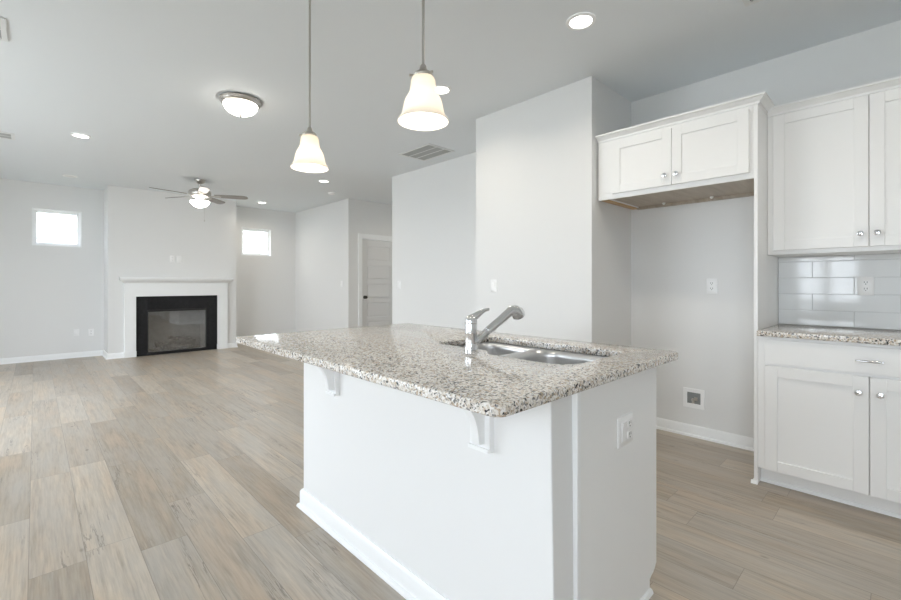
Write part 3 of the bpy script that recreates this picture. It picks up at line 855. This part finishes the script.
# recessed ice maker water box in the refrigerator recess
bx = thing('water_supply_box', 'recessed square water supply box low in the refrigerator recess', 'supply box', (KX, 1.128, 0.22))
M = frame_m((KX, 1.128, 0.297), '-x')
m = MB(M)
for a in ((-0.075, -0.048, -0.075, 0.075), (0.048, 0.075, -0.075, 0.075), (-0.048, 0.048, -0.075, -0.042), (-0.048, 0.048, 0.045, 0.075)):
    m.box(a[0], a[1], a[2], a[3], 0.0005, 0.008)
obj('flange', m, PLATE, bx, bevel=0.001)
obj('box_back', MB(M).box(-0.048, 0.048, -0.042, 0.045, 0.0004, 0.0016), mat('box_grey', (0.24, 0.25, 0.25), 0.6), bx)
m = MB(M).lathe((-0.006, -0.012, 0.0016), [(0.012, 0), (0.012, 0.006), (0.008, 0.006)], 14).box(-0.014, 0.004, -0.040, -0.010, 0.0017, 0.0062).box(0.004, 0.026, -0.016, 0.010, 0.0017, 0.0055)
obj('valve', m, NICKEL, bx)

# ------------------------------------------------------------------ ceiling fittings
def can(x, y, label, lit=True, power=3.2, group=None):
    t = thing('recessed_light', label, 'recessed light', (x, y, CH), group)
    m = MB().lathe((x, y, CH), [(0.086, -0.0005), (0.085, -0.006), (0.068, -0.010), (0.064, -0.006), (0.064, -0.0005)], 32, cap0=False, cap1=False)
    obj('trim_ring', m, PLATE, t)
    obj('lens', MB().lathe((x, y, CH), [(0.0645, -0.001), (0.0645, -0.006), (0.03, -0.0075), (0.001, -0.008)], 28), LENS if lit else OFFLENS, t)
    if lit:
        l = bpy.data.lights.new('recessed_lamp', 'AREA'); l.shape = 'DISK'; l.size = 0.12; l.spread = math.radians(145); l.energy = power; l.color = (1.0, 0.90, 0.76)
        o = bpy.data.objects.new('recessed_lamp', l); COL.objects.link(o); o.parent = t; o.location = (0, 0, -0.012)
can(2.347, 1.327, 'lit recessed downlight nearest the kitchen cabinets')
can(2.359, 2.574, 'lit recessed downlight beside the nearer pendant shade')
can(0.348, 5.997, 'lit recessed downlight on the left of the living room ceiling')
can(3.169, 6.089, 'lit recessed downlight near the hallway corner')
can(3.144, 8.517, 'lit recessed downlight in front of the right far window')
can(5.05, 6.1, 'unseen recessed downlight added to brighten the hallway round the corner', power=2.2)  # unseen lamp, added to lift the hallway brightness
can(2.347, 0.08, 'unseen recessed downlight added over the aisle to brighten the pantry return wall')  # extra lamp out of view, added to brighten the pantry return wall
can(0.363, 8.354, 'unlit flat white ceiling disc in front of the left far window', lit=False)

def register(name, x0, x1, y0, y1, bars, nsl, label, along='y'):
    t = thing(name, label, 'vent', ((x0 + x1) / 2, (y0 + y1) / 2, CH))
    f = 0.028
    m = MB()
    for a in ((x0, x0 + f, y0, y1), (x1 - f, x1, y0, y1), (x0 + f, x1 - f, y0, y0 + f), (x0 + f, x1 - f, y1 - f, y1)):
        m.box(a[0], a[1], a[2], a[3], CH - 0.010, CH - 0.0005)
    X0, X1, Y0, Y1 = x0 + f, x1 - f, y0 + f, y1 - f
    for k in range(1, bars + 1):
        if along == 'y':
            c_ = X0 + (X1 - X0) * k / (bars + 1); m.box(c_ - 0.006, c_ + 0.006, Y0, Y1, CH - 0.010, CH - 0.001)
        else:
            c_ = Y0 + (Y1 - Y0) * k / (bars + 1); m.box(X0, X1, c_ - 0.006, c_ + 0.006, CH - 0.010, CH - 0.001)
    obj('frame', m, VENTW, t, bevel=0.001)
    m = MB()
    for k in range(nsl):
        if along == 'y':
            c_ = X0 + (X1 - X0) * (k + 0.5) / nsl
            m.prism([(c_ - 0.006, CH - 0.001), (c_ - 0.0045, CH - 0.001), (c_ + 0.0045, CH - 0.009), (c_ + 0.003, CH - 0.009)], Y0, Y1, 'xz')
        else:
            c_ = Y0 + (Y1 - Y0) * (k + 0.5) / nsl
            m.prism([(c_ - 0.006, CH - 0.001), (c_ - 0.0045, CH - 0.001), (c_ + 0.0045, CH - 0.009), (c_ + 0.003, CH - 0.009)], X0, X1, 'yz')
    obj('slats', m, mat('vent_slat_grey', (0.42, 0.43, 0.43), 0.5), t)
    obj('painted_shade', MB().box(X0, X1, Y0, Y1, CH - 0.0009, CH - 0.0003), VENTD, t)  # flat dark sheet, painted shade behind the slats
register('return_air_grille', 3.155, 3.560, 3.645, 4.205, 2, 22, 'large return air grille in the ceiling near the pantry wall')
register('ceiling_register', -0.47, -0.155, 6.40, 6.66, 1, 10, 'small air register at the left edge of the living room ceiling', 'x')
register('ceiling_register', -0.45, -0.125, 3.655, 3.985, 1, 10, 'air register at the upper left edge of the kitchen ceiling', 'x')
register('ceiling_register', 2.60, 2.885, 0.36, 0.612, 1, 9, 'air register above the kitchen cabinets at the top edge', 'x')
sd = thing('smoke_detector', 'small round white smoke detector on the ceiling at the hallway corner', 'smoke detector', (3.66, 6.76, CH))
obj('housing', MB().lathe((3.66, 6.76, CH), [(0.06, -0.0005), (0.06, -0.012), (0.055, -0.028), (0.035, -0.036), (0.002, -0.037)], 28), PLATE, sd)

# flush mount
fx, fy = 1.263, 3.90
fl = thing('flush_mount_light', 'round flush mount ceiling light with nickel rim and glowing glass bowl', 'ceiling light', (fx, fy, CH))
obj('rim', MB().lathe((fx, fy, CH), [(0.12, -0.0005), (0.158, -0.003), (0.167, -0.010), (0.167, -0.018), (0.160, -0.023), (0.158, -0.030), (0.150, -0.036), (0.143, -0.044), (0.134, -0.046)], 48), NICKEL, fl)
obj('glass_bowl', MB().lathe((fx, fy, CH), [(0.135, -0.045), (0.131, -0.062), (0.119, -0.084), (0.098, -0.104), (0.068, -0.119), (0.033, -0.127), (0.001, -0.129)], 48, cap0=False), BOWL, fl)
obj('finial', MB().lathe((fx, fy, CH - 0.128), [(0.014, 0.003), (0.015, -0.004), (0.007, -0.009), (0.010, -0.015), (0.001, -0.020)], 18), NICKEL, fl)

# pendants
def pendant(x, y, zb, label):
    t = thing('pendant_light', label, 'pendant light', (x, y, zb), 'pendant lights over the island')
    R = 0.094
    prof = [(R * q, R * h) for q, h in ((1.0, 0.0), (0.995, 0.04), (0.94, 0.12), (0.87, 0.22), (0.82, 0.33), (0.785, 0.5), (0.745, 0.7), (0.69, 0.86), (0.61, 1.0), (0.55, 1.1), (0.51, 1.25), (0.485, 1.45), (0.465, 1.62), (0.42, 1.71), (0.32, 1.76))]
    m = MB().lathe((x, y, zb), prof, 48, cap0=False, cap1=False)
    s = obj('shade', m, SHADE, t, angle=80)
    so = s.modifiers.new('thickness', 'SOLIDIFY'); so.thickness = 0.003; so.offset = -1
    s['label'] = 'white frosted bell glass shade'
    zc = zb + 0.163
    obj('socket_cap', MB().lathe((x, y, zc), [(0.034, 0.002), (0.036, 0.006), (0.034, 0.012), (0.024, 0.020), (0.014, 0.027), (0.012, 0.036), (0.010, 0.044), (0.004, 0.050)], 28), NICKEL, t)
    for k in range(3):
        a = k * 2 * PI / 3 + 0.5
        m = MB().tube([(x + 0.035 * math.cos(a), y + 0.035 * math.sin(a), zc + 0.006), (x + 0.051 * math.cos(a), y + 0.051 * math.sin(a), zc + 0.003)], [0.0035, 0.005], 8)
        obj('thumb_screw', m, NICKEL, t)
    obj('stem', MB().tube([(x, y, zc + 0.045), (x, y, CH - 0.02)], 0.0055, 12), NICKEL, t)
    obj('canopy', MB().lathe((x, y, CH), [(0.06, -0.0005), (0.06, -0.012), (0.045, -0.022), (0.012, -0.026), (0.007, -0.03)], 32), NICKEL, t)
    obj('bulb', MB().lathe((x, y, zb + 0.055), [(0.001, 0.0), (0.016, 0.004), (0.024, 0.018), (0.022, 0.032), (0.014, 0.048), (0.012, 0.075), (0.012, 0.105)], 20), BULB, t)
    l = bpy.data.lights.new('pendant_lamp', 'POINT'); l.energy = 2.4; l.shadow_soft_size = 0.03; l.color = (1.0, 0.93, 0.84)
    o = bpy.data.objects.new('pendant_lamp', l); COL.objects.link(o); o.parent = t; o.location = (0, 0, 0.045)
D2 = 1.6
pendant(D2 * 0.640, D2 * 0.758, 1.780, 'nearer, larger looking pendant lamp with white bell shade over the island')
pendant(D2 * 0.634, D2 * 1.312, 1.780, 'farther pendant lamp with white bell shade over the far half of the island')

# ceiling fan
gx, gy = 1.79, 7.32
fan = thing('ceiling_fan', 'five blade ceiling fan with lit glass bowl in front of the fireplace', 'ceiling fan', (gx, gy, CH))
obj('canopy', MB().lathe((gx, gy, CH), [(0.075, -0.0005), (0.075, -0.012), (0.060, -0.040), (0.030, -0.058), (0.014, -0.062)], 32), NICKEL, fan)
obj('downrod', MB().tube([(gx, gy, CH - 0.05), (gx, gy, CH - 0.16)], 0.012, 14), NICKEL, fan)
obj('motor_housing', MB().lathe((gx, gy, CH - 0.125), [(0.020, 0.0), (0.045, -0.012), (0.105, -0.022), (0.145, -0.045), (0.152, -0.075), (0.148, -0.105), (0.125, -0.130), (0.085, -0.145), (0.075, -0.165), (0.080, -0.185), (0.115, -0.197), (0.02, -0.200)], 40), NICKEL, fan)
obj('light_bowl', MB().lathe((gx, gy, CH - 0.322), [(0.128, 0.0), (0.127, -0.016), (0.116, -0.038), (0.094, -0.062), (0.064, -0.082), (0.031, -0.092), (0.001, -0.095)], 40, cap0=True), FBOWL, fan)
obj('finial', MB().lathe((gx, gy, CH - 0.416), [(0.012, 0.002), (0.012, -0.004), (0.005, -0.010), (0.008, -0.016), (0.001, -0.02)], 14), NICKEL, fan)
obj('pull_chain', MB().tube([(gx + 0.05, gy - 0.05, CH - 0.32), (gx + 0.05, gy - 0.05, CH - 0.60)], 0.0012, 6).lathe((gx + 0.05, gy - 0.05, CH - 0.63), [(0.001, 0), (0.007, 0.006), (0.007, 0.022), (0.002, 0.032)], 10), NICKEL, fan)
for k in range(5):
    a = math.radians(18 + 72 * k) - YAW           # angle from +x
    R = Matrix.Translation((gx, gy, CH - 0.232)) @ Matrix.Rotation(a, 4, 'Z') @ Matrix.Rotation(math.radians(-12), 4, 'X')
    out = [(0.20, -0.045), (0.30, -0.058), (0.50, -0.066), (0.60, -0.066), (0.645, -0.050), (0.66, -0.02), (0.66, 0.02), (0.645, 0.050), (0.60, 0.066), (0.50, 0.066), (0.30, 0.058), (0.20, 0.045)]
    bl = obj('blade', MB(R).prism(out, -0.004, 0.004, 'xy'), BLADE, fan, bevel=0.002)
    m = MB(R)
    m.prism([(0.10, -0.018), (0.17, -0.014), (0.21, -0.034), (0.27, -0.034), (0.29, 0.0), (0.27, 0.034), (0.21, 0.034), (0.17, 0.014), (0.10, 0.018)], -0.010, -0.004, 'xy')
    obj('blade_iron', m, NICKEL, bl)
